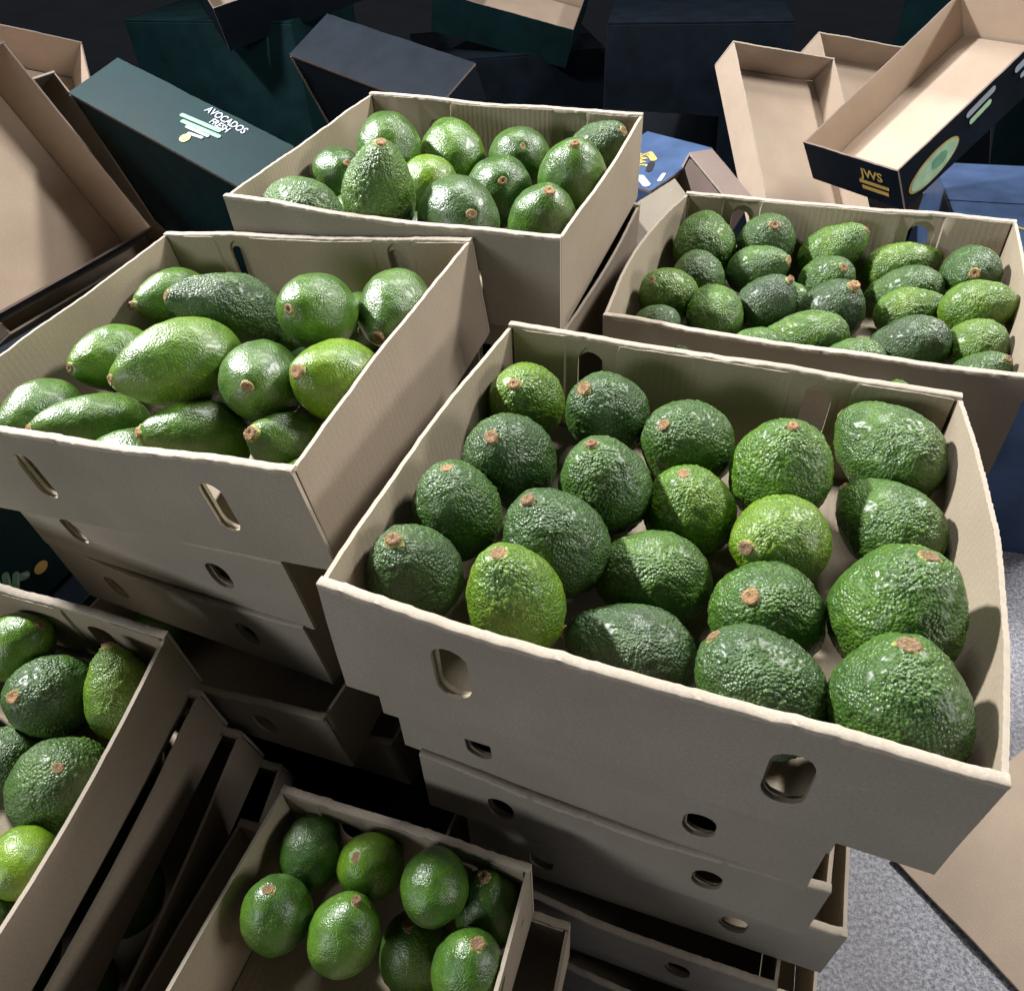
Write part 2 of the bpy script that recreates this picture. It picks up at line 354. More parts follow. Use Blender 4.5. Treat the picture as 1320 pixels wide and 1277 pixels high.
OPT = {
 'A': dict(bulge=(.007, .013, .003, .003), teeth=(0, .0005), holes=((.228, .53), (.762, .50)), hole=(.026, .056), sag=.002, bholes=((.205, .60), (.728, .60))),
 'B': dict(bulge=(.003, -.005, .002, .002), holes=((.27, .52), (.775, .52)), hole=(.022, .055), sag=.002, bholes=((.24, .62), (.765, .64))),
 'C': dict(bulge=(.003, .003, .004, .002), holes=((.25, .5), (.75, .5)), sag=.003),
 'D': dict(bulge=(.016, .006, .003, .003), holes=((.22, .60), (.74, .60)), hole=(.026, .052), sag=.002, bholes=((.19, .62), (.745, .62))),
 'E': dict(bulge=(.006, .010, .002, .002), holes=((.25, .5), (.78, .5)), sag=.002),
 'F': dict(bulge=(.003, .003, .002, .002), holes=((.25, .5), (.75, .5)), sag=.002),
}
LAB = {
 'A': 'large open kraft box of bumpy avocados at the front, top of its stack',
 'B': 'open kraft box of smooth long avocados at the left, top of its stack',
 'C': 'open kraft box of avocados at the back between the left and right boxes',
 'D': 'open kraft box of small avocados at the right behind the front box',
 'E': 'open kraft box of avocados in the lower left corner, top of its stack',
 'F': 'small open box in deep shadow at the bottom below the front box',
}
for i, n in enumerate('ABCDEF'):
    T, R, L, W = BOXES[n]
    put_box('avocado_box', box_meshes(L, W, H, i + 1, KM, KS, **OPT[n]), base_frame(n), LAB[n], group='open boxes filled with avocados')

# boxes of the stacks under the top ones
LOW = [box_meshes(.37, .335, .10, 20 + q, KM, KS, holes=((.22, .5), (.75, .5)), hole=(.026, .040), bulge=(.004, .004, .006, .002), sag=.005) for q in range(3)]
def low(n, q, k, dx, dy, z, rz, label, rx=0, ry=0):
    put_box('stacked_box', LOW[q % 3], base_frame(n, dx, dy, z, rz, .10, rx, ry), label, group='kraft boxes stacked below the top ones')
low('A', 0, 2, -.024, .030, -H - .002, .01, 'kraft box directly under the large front box')
low('A', 1, 3, -.018, .042, -H - .085, -.025, 'third kraft box down in the stack under the large front box')
low('A', 2, 4, -.004, .040, -H - .180, .005, 'fourth kraft box down in the front stack, its rim showing')
for q in range(5):
    low('A', q, 5 + q, (.03, .0, .05, .02, .03)[q], (.05, .03, .055, .035, .04)[q], -H - .285 - .101 * q, (.03, -.02, .02, -.03, .0)[q], ('fifth', 'sixth', 'seventh', 'eighth', 'ninth')[q] + ' kraft box down in the front stack, in shadow')
low('B', 1, 2, -.045, .010, -H - .010, -.07, 'kraft box directly under the left avocado box', ry=.035)
low('B', 2, 3, -.055, .012, -H - .112, -.09, 'third kraft box down under the left avocado box', ry=.02)
low('B', 0, 4, -.05, -.045, -H - .205, -.02, 'kraft box in shadow at the foot of the left stack, jutting out')
low('B', 1, 5, -.03, .0, -H - .33, -.02, 'dark kraft box low in the left stack under the jutting one')
low('C', 0, 2, .02, .0, -H - .002, -.02, 'kraft box under the back middle avocado box')
low('C', 1, 3, .01, .0, -H - .103, .0, 'third kraft box down under the back middle avocado box')
low('D', 1, 2, .0, .0, -H - .002, .0, 'kraft box under the right-hand back avocado box')
low('D', 2, 3, .0, .0, -H - .103, .0, 'third kraft box down under the right-hand back avocado box')
low('E', 2, 2, .028, .0, -H + .010, .0, 'kraft box directly under the lower left avocado box', rx=.03)
low('E', 0, 3, .052, .0, -H - .086, .0, 'third kraft box down in the lower left stack', rx=.07)
low('E', 1, 4, .080, .0, -H - .190, .02, 'fourth kraft box down in the lower left stack', rx=.08)
low('F', 0, 2, -.02, -.02, -H - .004, .02, 'kraft box under the small shadowed box')


# ------------------------------------------------------------------ avocados
def avocado_mesh(kind, k, seed):
    rnd = random.Random(seed * 131 + int(k * 100)); NU, NV = 150, 100
    n = min(.30, .06 + .42 * (k - 1.05)); o = Vector((rnd.uniform(0, 50), rnd.uniform(0, 50), rnd.uniform(0, 50)))
    th = [math.pi * (i / NV) for i in range(NV + 1)]
    prof = [math.sin(t) ** .96 * (1 - n * math.cos(t) - .05 * math.cos(2 * t)) for t in th]; mx = max(prof)
    V = []; C = []; amp = .034 if kind == 'h' else .013; cell = 9.3 if kind == 'h' else 12.0
    bx, by = rnd.uniform(-.05, .05), rnd.uniform(-.05, .05)
    for i, t in enumerate(th):
        z0 = k * math.cos(t); r0 = prof[i] / mx
        ring = 1 if i in (0, NV) else NU
        for j in range(ring):
            a = 2 * math.pi * j / NU; p = Vector((r0 * math.cos(a), r0 * math.sin(a), z0))
            lump = .045 * noise.noise(p * 1.3 + o) + .020 * noise.noise(p * 3.1 + o)
            q = p * cell * Vector((1, 1, 1)).x + o; q = q + Vector((noise.noise(p * 5 + o), noise.noise(p * 5 - o), 0)) * 1.1
            d = noise.voronoi(q)[0]; e = min(1.0, (d[1] - d[0]) * 1.35)
            fade = min(1.0, max(.25, (t - .10) / .5)) * max(.12, .62 + .95 * noise.noise(p * 1.5 - o)); e2 = e * (2 - e)
            nrm = Vector((p.x, p.y, p.z / (k * k))); nrm.normalize()
            dd = lump + amp * fade * (e2 - .6) + amp * .5 * noise.noise(p * 6.5 + o)
            dd -= .035 * math.exp(-(t / .16) ** 2)
            p = p + nrm * dd
            p.x += bx * (p.z / k) ** 2; p.y += by * (p.z / k) ** 2
            V.append(p); C.append(min(1, max(0, .5 + (e2 - .5) * fade)))
    F = [(0, 1 + j, 1 + (j + 1) % NU) for j in range(NU)]
    for i in range(NV - 2):
        b = 1 + i * NU
        for j in range(NU):
            j2 = (j + 1) % NU; F.append((b + j, b + NU + j, b + NU + j2, b + j2))
    last = len(V) - 1; b = 1 + (NV - 2) * NU
    F += [(last, b + (j + 1) % NU, b + j) for j in range(NU)]
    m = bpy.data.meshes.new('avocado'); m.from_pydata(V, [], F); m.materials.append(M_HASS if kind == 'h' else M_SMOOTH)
    at = m.attributes.new('crest', 'FLOAT', 'POINT'); at.data.foreach_set('value', C)
    m.shade_smooth(); m.update()
    return m, V[0].copy()
def stem_mesh(seed):
    rnd = random.Random(seed); prof = [(.23, -.05), (.205, .0), (.175, .03), (.165, .055 + .05 * rnd.random()), (.155, .085 + .05 * (seed % 3)), (.125, .10 + .05 * (seed % 3)), (.07, .09 + .05 * (seed % 3)), (.035, .06 + .05 * (seed % 3)), (0, .05 + .05 * (seed % 3))]
    NU = 22; V = []; F = []; mi = []; o = seed * 7.3
    for i, (r, z) in enumerate(prof[:-1]):
        for j in range(NU):
            a = 2 * math.pi * j / NU; w = 1 + .16 * noise.noise((math.cos(a) * 1.6 + o, math.sin(a) * 1.6, i * .5)) + .06 * rnd.uniform(-1, 1)
            V.append((r * w * math.cos(a), r * w * math.sin(a), z + .014 * rnd.uniform(-1, 1)))
    for i in range(len(prof) - 2):
        for j in range(NU):
            j2 = (j + 1) % NU; F.append((i * NU + j, i * NU + j2, (i + 1) * NU + j2, (i + 1) * NU + j)); mi.append(0 if i < 2 + (seed % 2) else 1)
    V.append((0, 0, prof[-1][1])); b = (len(prof) - 2) * NU
    for j in range(NU): F.append((b + j, b + (j + 1) % NU, len(V) - 1)); mi.append(1)
    m = bpy.data.meshes.new('stem'); m.from_pydata(V, [], F); m.materials.append(M_COLLAR); m.materials.append(M_CORK); m.polygons.foreach_set('material_index', mi); m.shade_smooth(); m.update()
    return m
STEMS = [stem_mesh(s) for s in range(6)]
CACHE = {}
def avocado(M, p, axis, b, k, kind, tint, bloom, label, group, idx):
    kk = round(k * 10) / 10; key = (kind, kk, idx % 2 if kk in (1.2, 1.1) else 0)
    if key not in CACHE: CACHE[key] = avocado_mesh(kind, kk, len(CACHE) + 3)
    me, top = CACHE[key]
    o = bpy.data.objects.new('avocado', me); COL.objects.link(o)
    wp = M @ Vector(p); wa = (M.to_3x3() @ Vector(axis)).normalized()
    q = wa.to_track_quat('Z', 'Y').to_matrix().to_4x4()
    o.matrix_world = Matrix.Translation(wp) @ q @ rotz(idx * 2.399) @ Matrix.Scale(b, 4)
    o['tint'] = float(tint); o['bloom'] = float(bloom)
    tag(o, label, 'avocado', group)
    s = link('stem', STEMS[(idx * 5 + 1) % 6], o); s.location = (top.x, top.y, top.z - .01)
    ss = (.93 + .16 * math.sin(idx * 1.7)) * min(1.1, .0345 / b); s.scale = (ss, ss * (.9 + .15 * math.sin(idx * 3.1)), ss * (.65 + .30 * math.sin(idx * 2.3)))
    return o
GRP = {'A': 'bumpy avocados in the front box', 'B': 'avocados in the left box', 'C': 'avocados in the back middle box', 'D': 'avocados in the right-hand back box', 'E': 'avocados in the lower left box', 'F': 'avocados in the shadowed low box'}
FRUIT = {
 'A': [
  ((-0.1646, 0.12, -0.0451), (-0.03, -0.593, 0.804), 0.0369, 1.15, 'h', 0.82, 0.0, 'bright green avocado in the back left corner of the front box'),
  ((-0.0824, 0.1084, -0.0337), (-0.355, -0.428, 0.831), 0.037, 1.15, 'h', 0.25, 0.2, 'dark green avocado under the left slot of the front box back wall'),
  ((-0.0079, 0.0944, -0.0398), (-0.391, -0.536, 0.748), 0.0389, 1.15, 'h', 0.4, 0.4, 'mid green avocado with a yellow stem collar against the back wall of the front box'),
  ((0.0723, 0.0749, -0.0338), (0.023, -0.089, 0.996), 0.0403, 1.2, 'h', 0.6, 0.0, 'tall green avocado with ringed stem hole before the right slot of the front box'),
  ((0.1522, 0.1353, -0.038), (-0.773, 0.599, 0.211), 0.0385, 1.28, 'h', 0.45, 0.5, 'large avocado in the back right corner of the front box, stem turned to the left'),
  ((-0.143, 0.0181, -0.0325), (-0.111, -0.527, 0.843), 0.039, 1.15, 'h', 0.2, 0.2, 'dark coarse avocado second from back along the left wall of the front box'),
  ((-0.0592, 0.0125, -0.0343), (-0.245, -0.109, 0.963), 0.0374, 1.15, 'h', 0.35, 0.3, 'round green avocado with pale yellow stem in the middle left of the front box'),
  ((0.0092, 0.0263, -0.0543), (-0.206, -0.051, 0.977), 0.037, 1.12, 'h', 0.75, 0.0, 'glossy bright avocado with stem on top near the centre of the front box'),
  ((0.0789, 0.0022, -0.0437), (-0.548, -0.75, 0.371), 0.0349, 1.15, 'h', 0.82, 0.1, 'bright yellow-green avocado with stem facing the viewer, right of centre in front box'),
  ((0.1579, 0.0616, -0.056), (-0.721, 0.693, 0.023), 0.0354, 1.28, 'h', 0.5, 0.2, 'green avocado second from the back along the right wall of the front box'),
  ((-0.161, -0.0503, -0.0345), (-0.081, -0.001, 0.997), 0.0358, 1.2, 'h', 0.35, 0.3, 'green avocado with tan stem, third from back along left wall of front box'),
  ((-0.0781, -0.0578, -0.0382), (-0.369, -0.165, 0.915), 0.0395, 1.15, 'h', 0.2, 0.3, 'large dark avocado with broad orange stem scar, left of centre in front box'),
  ((-0.1664, -0.1168, -0.0409), (-0.119, -0.201, 0.972), 0.0351, 1.15, 'h', 0.15, 0.6, 'dark avocado with a yellowish stem in the front left corner of the front box'),
  ((-0.0843, -0.1259, -0.0274), (-0.249, 0.027, 0.968), 0.0337, 1.3, 'h', 0.82, 0.0, 'bright yellow-green pear-shaped avocado leaning behind the front wall of the front box'),
  ((-0.0045, -0.0443, -0.066), (-0.947, -0.239, 0.215), 0.0376, 1.25, 'h', 0.5, 0.3, 'wide avocado with brown stem at its left end, centre of front box'),
  ((0.0786, -0.0676, -0.0489), (-0.328, -0.44, 0.836), 0.0385, 1.1, 'h', 0.4, 0.1, 'brownish green avocado with its stem facing the viewer in the front box'),
  ((0.1552, -0.0611, -0.0221), (0.115, 0.162, 0.98), 0.0404, 1.2, 'h', 0.5, 0.1, 'large deep green avocado with stem at upper right, beside front box right wall'),
  ((-0.0057, -0.112, -0.0693), (-0.987, 0.11, -0.114), 0.0341, 1.35, 'h', 0.1, 0.7, 'long dark blue-green avocado lying behind the front wall of the front box'),
  ((0.0796, -0.1383, -0.0372), (-0.746, 0.235, 0.624), 0.0372, 1.15, 'h', 0.25, 0.3, 'dark avocado with tall tan stem at upper left behind the front box rim'),
  ((0.1547, -0.1362, -0.0226), (-0.171, 0.203, 0.964), 0.0388, 1.25, 'h', 0.4, 0.2, 'largest avocado in the front right corner of the front box, stem upright'),
 ],
 'B': [
  ((-0.1628, 0.1095, -0.0457), (-0.298, -0.912, 0.28), 0.0326, 1.35, 's', 0.55, 0.2, 'small avocado half hidden behind a long one in the back left of the left box'),
  ((-0.0001, 0.022, 0.0005), (-0.44, -0.658, 0.611), 0.0364, 1.55, 'h', 0.25, 0.7, 'long dull green avocado lying along the back row of the left box'),
  ((0.1082, 0.0172, 0.006), (0.016, -0.841, 0.54), 0.035, 1.25, 's', 0.5, 0.1, 'glossy round avocado with stem at left, in back row of the left box'),
  ((0.156, 0.0691, -0.0221), (0.106, -0.994, 0.002), 0.0354, 1.3, 's', 0.45, 0.5, 'avocado with its stem turned down, in the back right corner of the left box'),
  ((-0.1422, -0.0149, -0.0452), (-0.15, -0.904, 0.4), 0.035, 1.4, 's', 0.6, 0.2, 'avocado with orange stem by the left wall in the middle row of the left box'),
  ((0.0053, -0.0641, -0.0054), (-0.44, -0.849, 0.294), 0.04, 1.5, 's', 0.7, 0.5, 'big mottled olive green avocado in the centre of the left box'),
  ((0.0856, -0.0592, -0.0205), (0.378, -0.774, 0.508), 0.0365, 1.15, 's', 0.45, 0.7, 'dull green avocado with its orange stem facing the viewer in the left box'),
  ((0.1527, -0.0404, -0.0266), (-0.198, -0.682, 0.704), 0.0376, 1.3, 's', 0.82, 0.0, 'bright yellow-green avocado at the right end of the middle row of the left box'),
  ((-0.1624, -0.1049, -0.0517), (0.053, -0.959, 0.277), 0.0329, 1.4, 's', 0.4, 0.5, 'avocado at the left picture edge in the front row of the left box'),
  ((-0.0983, -0.1056, -0.0595), (-0.45, -0.726, 0.52), 0.0344, 1.6, 's', 0.55, 0.3, 'long shiny avocado second from left in the front row of the left box'),
  ((0.0353, -0.109, -0.051), (-0.554, -0.625, 0.55), 0.0347, 1.4, 's', 0.6, 0.3, 'plump avocado third from left in the front row of the left box'),
  ((0.1214, -0.0957, -0.0577), (-0.168, -0.602, 0.781), 0.0305, 1.35, 's', 0.5, 0.4, 'avocado with a crusty orange stem in the front right corner of the left box'),
 ],
 'C': [
  ((-0.1394, -0.1302, -0.0347), (-0.94, 0.337, 0.046), 0.0425, 1.3, 'h', 0.45, 0.9, 'dusty green avocado just showing over the front left rim of the back middle box'),
  ((-0.1571, -0.0082, -0.0438), (0.649, -0.403, 0.645), 0.0386, 1.15, 's', 0.35, 0.1, 'dark glossy avocado with stem on top near the left wall of the back middle box'),
  ((-0.1013, 0.0351, -0.0141), (-0.376, 0.865, 0.333), 0.0413, 1.15, 's', 0.45, 0.3, 'round avocado at the back left of the back middle box'),
  ((-0.0234, -0.1349, 0.0061), (0.259, -0.103, 0.96), 0.0411, 1.4, 'h', 0.6, 0.4, 'pear-shaped bumpy avocado standing neck up in the back middle box'),
  ((-0.0352, 0.0082, -0.0469), (-0.205, 0.963, 0.175), 0.0378, 1.1, 's', 0.85, 0.0, 'small bright lime avocado tucked behind the upright one in the back middle box'),
  ((-0.0402, 0.0945, -0.0453), (-0.366, 0.754, 0.546), 0.0453, 1.25, 's', 0.6, 0.2, 'shiny upright avocado in the back row of the back middle box'),
  ((0.0681, -0.1302, -0.0189), (0.589, -0.613, 0.526), 0.046, 1.1, 's', 0.2, 0.6, 'dark avocado, stem facing viewer, at the front rim of the back middle box'),
  ((0.0581, 0.0166, -0.0493), (0.356, -0.728, 0.587), 0.043, 1.1, 's', 0.35, 0.1, 'dark shiny avocado with centred stem right of centre in the back middle box'),
  ((0.0564, 0.0977, -0.0408), (0.398, -0.633, 0.664), 0.041, 1.1, 's', 0.35, 0.4, 'green avocado with stem on top in the back right of the back middle box'),
  ((0.1375, -0.0489, -0.0487), (0.281, -0.33, 0.901), 0.0409, 1.2, 's', 0.4, 0.4, 'avocado with flat orange stem in the front right corner of the back middle box'),
  ((0.1506, 0.026, -0.0275), (0.13, -0.341, 0.931), 0.0423, 1.2, 's', 0.45, 0.3, 'avocado with stem on top beside the right wall of the back middle box'),
  ((0.1525, 0.1394, -0.034), (0.741, -0.246, 0.625), 0.0337, 1.4, 'h', 0.3, 0.5, 'dull avocado with stem to the right at back of the back middle box'),
 ],
 'D': [
  ((-0.1556, 0.1076, -0.0411), (-0.285, 0.799, 0.529), 0.0406, 1.2, 'h', 0.6, 0.1, 'smooth green avocado in the back left corner of the right-hand back box'),
  ((-0.0786, 0.1342, -0.0398), (0.244, -0.576, 0.78), 0.0371, 1.2, 'h', 0.3, 0.6, 'dull avocado with stem on top before the left slot of the right-hand back box'),
  ((-0.076, 0.0696, -0.0471), (0.834, -0.253, 0.491), 0.0307, 1.35, 'h', 0.45, 0.6, 'dull green avocado with stem at right below left slot of right-hand back box'),
  ((-0.1452, 0.0333, -0.0495), (-0.469, 0.87, 0.154), 0.0327, 1.15, 'h', 0.35, 0.5, 'small dark avocado in second row at left of the right-hand back box'),
  ((-0.1655, -0.0342, -0.0474), (-0.35, -0.563, 0.749), 0.0361, 1.15, 'h', 0.75, 0.1, 'shiny coarse avocado with stem at left beside the left wall of the right-hand back box'),
  ((-0.1034, -0.0574, -0.0479), (-0.374, 0.859, 0.349), 0.0329, 1.2, 'h', 0.6, 0.2, 'smooth shiny avocado upright near the front left of the right-hand back box'),
  ((-0.0506, -0.0195, -0.0484), (0.52, -0.013, 0.854), 0.0341, 1.2, 'h', 0.1, 0.7, 'dark purplish avocado in the left centre of the right-hand back box'),
  ((0.0052, 0.1396, -0.0445), (0.752, 0.043, 0.657), 0.0332, 1.45, 'h', 0.7, 0.1, 'bright long avocado leaning by the back wall of the right-hand back box'),
  ((0.0077, 0.0753, -0.0565), (0.385, -0.485, 0.785), 0.033, 1.25, 'h', 0.45, 0.4, 'green avocado with stem at upper right in the centre of the right-hand back box'),
  ((0.022, -0.0051, -0.0539), (0.391, -0.144, 0.909), 0.0363, 1.15, 'h', 0.1, 0.5, 'dark wrinkled avocado in the centre of the right-hand back box'),
  ((-0.0005, -0.0629, -0.0564), (-0.968, 0.116, -0.223), 0.0281, 1.7, 'h', 0.65, 0.4, 'long bright avocado with brown blush along the front of the right-hand back box'),
  ((-0.0466, -0.0972, -0.0589), (-0.987, 0.13, -0.095), 0.0227, 1.4, 'h', 0.5, 0.3, 'avocado top over the front rim at left of the right-hand back box'),
  ((-0.1639, -0.0904, -0.0534), (-0.9, 0.391, -0.191), 0.0238, 1.3, 'h', 0.3, 0.4, 'dark avocado tip in the front left corner of the right-hand back box'),
  ((0.0889, 0.1456, -0.0561), (0.905, 0.335, 0.262), 0.0297, 1.6, 'h', 0.75, 0.1, 'bright avocado lying below the right slot of the right-hand back box'),
  ((0.0941, 0.0728, -0.0568), (-0.919, 0.157, -0.362), 0.03, 1.5, 'h', 0.4, 0.6, 'dull green avocado in the second row right of centre in right-hand back box'),
  ((0.105, 0.0151, -0.0519), (0.876, 0.476, 0.071), 0.0294, 1.4, 'h', 0.75, 0.3, 'light green wrinkled avocado right of centre in the right-hand back box'),
  ((0.1034, -0.0684, -0.0487), (-0.891, 0.115, -0.439), 0.0316, 1.35, 'h', 0.1, 0.7, 'dark blue-green avocado at front rim, right of centre in right-hand back box'),
  ((0.1615, 0.0974, -0.0366), (0.011, -0.884, 0.467), 0.033, 1.15, 'h', 0.3, 0.2, 'dark avocado with a pale ringed stem facing the viewer in the right-hand back box'),
  ((0.1672, 0.0002, -0.0284), (0.958, 0.236, 0.163), 0.0303, 1.3, 'h', 0.8, 0.3, 'yellowish blotched avocado near the right picture edge in the right-hand back box'),
  ((0.169, -0.055, -0.0454), (-0.018, 0.995, -0.098), 0.0302, 1.1, 'h', 0.7, 0.5, 'pale round avocado at the front right of the right-hand back box'),
  ((0.0556, -0.102, -0.0571), (-0.917, 0.317, -0.244), 0.0266, 1.3, 'h', 0.45, 0.3, 'avocado top over the front rim at middle of the right-hand back box'),
  ((0.1726, -0.1114, -0.0485), (0.437, -0.251, 0.864), 0.0265, 1.4, 'h', 0.35, 0.5, 'orange-stemmed avocado just over the front rim at right of right-hand back box'),
 ],
 'E': [
  ((0.0407, 0.1441, -0.0497), (0.639, 0.445, 0.627), 0.0329, 1.2, 's', 0.7, 0.1, 'glossy avocado with pale stem at upper left of the lower left box'),
  ((0.099, 0.11, -0.0564), (-0.166, -0.402, 0.901), 0.0393, 1.2, 'h', 0.35, 0.5, 'green avocado with brown stem at left, middle of the lower left box'),
  ((0.1624, 0.1281, -0.0463), (-0.392, 0.63, 0.67), 0.0317, 1.5, 'h', 0.82, 0.0, 'bright scarred avocado standing by the right wall of the lower left box'),
  ((0.0829, 0.0523, -0.0794), (-0.86, 0.37, -0.351), 0.0291, 1.2, 'h', 0.4, 0.3, 'partly hidden avocado at the left picture edge of the lower left box'),
  ((0.1541, 0.0404, -0.0598), (0.243, 0.127, 0.962), 0.0431, 1.1, 'h', 0.4, 0.6, 'dusty green avocado with a centred stem near the front of the lower left box'),
  ((0.1685, -0.0223, -0.0449), (-0.803, 0.406, -0.436), 0.027, 1.15, 's', 0.85, 0.0, 'bright lime avocado at the bottom of the lower left box'),
 ],
 'F': [
  ((-0.0854, 0.1145, -0.009), (-0.493, 0.87, 0.024), 0.0303, 1.25, 's', 0.3, 0.0, 'dark avocado in the back left corner of the shadowed low box'),
  ((-0.0204, 0.115, 0.0049), (-0.121, -0.221, 0.968), 0.0298, 1.2, 's', 0.7, 0.0, 'shiny avocado with a small orange stem in the shadowed low box'),
  ((0.048, 0.1117, 0.0242), (-0.325, 0.842, -0.431), 0.0297, 1.2, 's', 0.4, 0.0, 'dim avocado third from left along the back wall of the shadowed low box'),
  ((0.0938, 0.118, -0.0096), (-0.208, 0.313, 0.927), 0.0311, 1.2, 's', 0.4, 0.2, 'dim avocado in the back right corner of the shadowed low box'),
  ((-0.0813, 0.0528, 0.0067), (-0.036, 0.187, 0.982), 0.0312, 1.2, 's', 0.4, 0.2, 'dark avocado in the second row by the left wall of the shadowed low box'),
  ((-0.0162, 0.0577, 0.0054), (0.218, 0.474, 0.853), 0.0313, 1.2, 's', 0.5, 0.2, 'dark avocado second from left in the second row of the shadowed low box'),
  ((0.0307, 0.0792, -0.0679), (-0.152, 0.231, 0.961), 0.0346, 1.2, 's', 0.5, 0.1, 'dark avocado third from left in the second row of the shadowed low box'),
  ((0.097, 0.0632, 0.0082), (0.162, 0.326, 0.931), 0.0312, 1.2, 's', 0.4, 0.1, 'dark avocado by the right wall in the second row of the shadowed low box'),
 ],
}
cnt = 0
for n, rows in FRUIT.items():
    M = rim_frame(*BOXES[n][:2])
    for (p, a, b, k, kind, tint, bloom, label) in rows:
        avocado(M, (p[0], p[1], p[2] - (.03 if n == 'F' else 0)), a, b, k, kind, tint, bloom, label, GRP[n], cnt); cnt += 1
FILL = {
 'B': [((-0.0851, 0.0844, -0.0742), (-0.83, -0.469, 0.301), 0.0303, 'back left'),
  ((-0.0216, -0.0059, -0.0741), (0.513, 0.804, 0.301), 0.0304, 'middle centre'),
  ((0.0278, 0.0659, -0.0727), (0.917, -0.262, 0.301), 0.0317, 'back centre'),
  ((0.0802, 0.0184, -0.0714), (0.837, -0.456, 0.301), 0.033, 'middle right'),
  ((-0.0338, -0.1319, -0.0713), (-0.939, -0.164, 0.301), 0.0331, 'front centre'),
  ((0.0779, 0.1235, -0.0722), (0.519, -0.8, 0.301), 0.0323, 'back right'),
  ((-0.0723, 0.0211, -0.0731), (0.82, 0.487, 0.301), 0.0313, 'middle left'),
  ((0.1594, -0.1388, -0.0737), (-0.409, 0.861, 0.301), 0.0308, 'front right')],
 'C': [((-0.1127, -0.0623, -0.0712), (0.201, 0.932, 0.301), 0.0332, 'front left'),
  ((-0.1535, 0.0861, -0.0743), (-0.517, 0.801, 0.301), 0.0302, 'back left'),
  ((-0.0303, -0.0874, -0.0719), (-0.46, -0.835, 0.301), 0.0325, 'front centre'),
  ((0.1442, -0.1343, -0.0732), (-0.95, -0.086, 0.301), 0.0312, 'front right'),
  ((0.0287, -0.0526, -0.0737), (0.485, -0.821, 0.301), 0.0308, 'middle centre'),
  ((0.1361, 0.0869, -0.0735), (-0.207, -0.931, 0.301), 0.0309, 'back right')],
 'D': [((0.1202, -0.1367, -0.0733), (-0.807, -0.507, 0.301), 0.0312, 'front right'),
  ((-0.1155, -0.1184, -0.0737), (0.952, 0.054, 0.301), 0.0307, 'front left'),
  ((0.0066, -0.1243, -0.0711), (0.326, 0.896, 0.301), 0.0332, 'front centre'),
  ((-0.0374, 0.0365, -0.0741), (0.915, 0.27, 0.301), 0.0304, 'middle centre'),
  ((0.1573, 0.0385, -0.0738), (0.232, 0.925, 0.301), 0.0307, 'middle right')],
 'E': [((0.094, -0.0568, -0.0745), (-0.873, -0.383, 0.301), 0.0301, 'middle right'),
  ((0.0345, -0.1186, -0.0733), (-0.329, 0.895, 0.301), 0.0312, 'front centre'),
  ((0.0022, 0.0105, -0.0708), (-0.932, 0.2, 0.301), 0.0335, 'middle centre'),
  ((0.1541, -0.0726, -0.0739), (0.025, -0.953, 0.301), 0.0306, 'front right'),
  ((0.0076, 0.0729, -0.0722), (0.954, 0.001, 0.301), 0.0322, 'back centre')],
}
WHICH = {'B': 'left box', 'C': 'back middle box', 'D': 'right-hand back box', 'E': 'lower left box'}
for n, rows in FILL.items():
    M = rim_frame(*BOXES[n][:2])
    for (p, a, b, where) in rows:
        avocado(M, p, a, b, 1.2, 's' if n != 'D' else 'h', .15 + .5 * ((cnt * 37) % 10) / 10, .3, 'half hidden lower-layer avocado at the ' + where + ' of the ' + WHICH[n], GRP[n], cnt); cnt += 1
# fruit that shows through the slits of the lower left stack and inside the jutting box
def slit(n, dx, dy, dz, rx, spots, label):
    global cnt
    M = base_frame(n, dx, dy, dz, 0, .10, rx)
    for q, (x, y, z, b) in enumerate(spots):
        which = '' if len(spots) == 1 else ('front ' if q == 0 else 'rear ' if q == len(spots) - 1 else 'middle ')
        avocado(M, (x, y, z), (.2, .9, .3), b, 1.2, 's', .45, .3, which + label, 'avocados seen in the lower boxes', cnt); cnt += 1
slit('E', .028, 0, -H + .010, .03, [(.132, -.09, .060, .034), (.134, .0, .058, .034), (.134, .085, .056, .033)], 'avocado seen through the upper slit of the lower left stack')
slit('E', .052, 0, -H - .086, .07, [(.130, -.10, .056, .034), (.132, -.01, .056, .034)], 'avocado seen through the lower slit of the lower left stack')
slit('B', -.05, -.045, -H - .205, 0, [(-.11, -.10, .055, .036)], 'avocado in the dark box jutting out below the left stack')
slit('C', .02, 0, -H - .002, 0, [(.135, -.10, .062, .034), (.135, -.01, .062, .034), (.135, .08, .062, .034)], 'avocado in the slit under the back middle box')

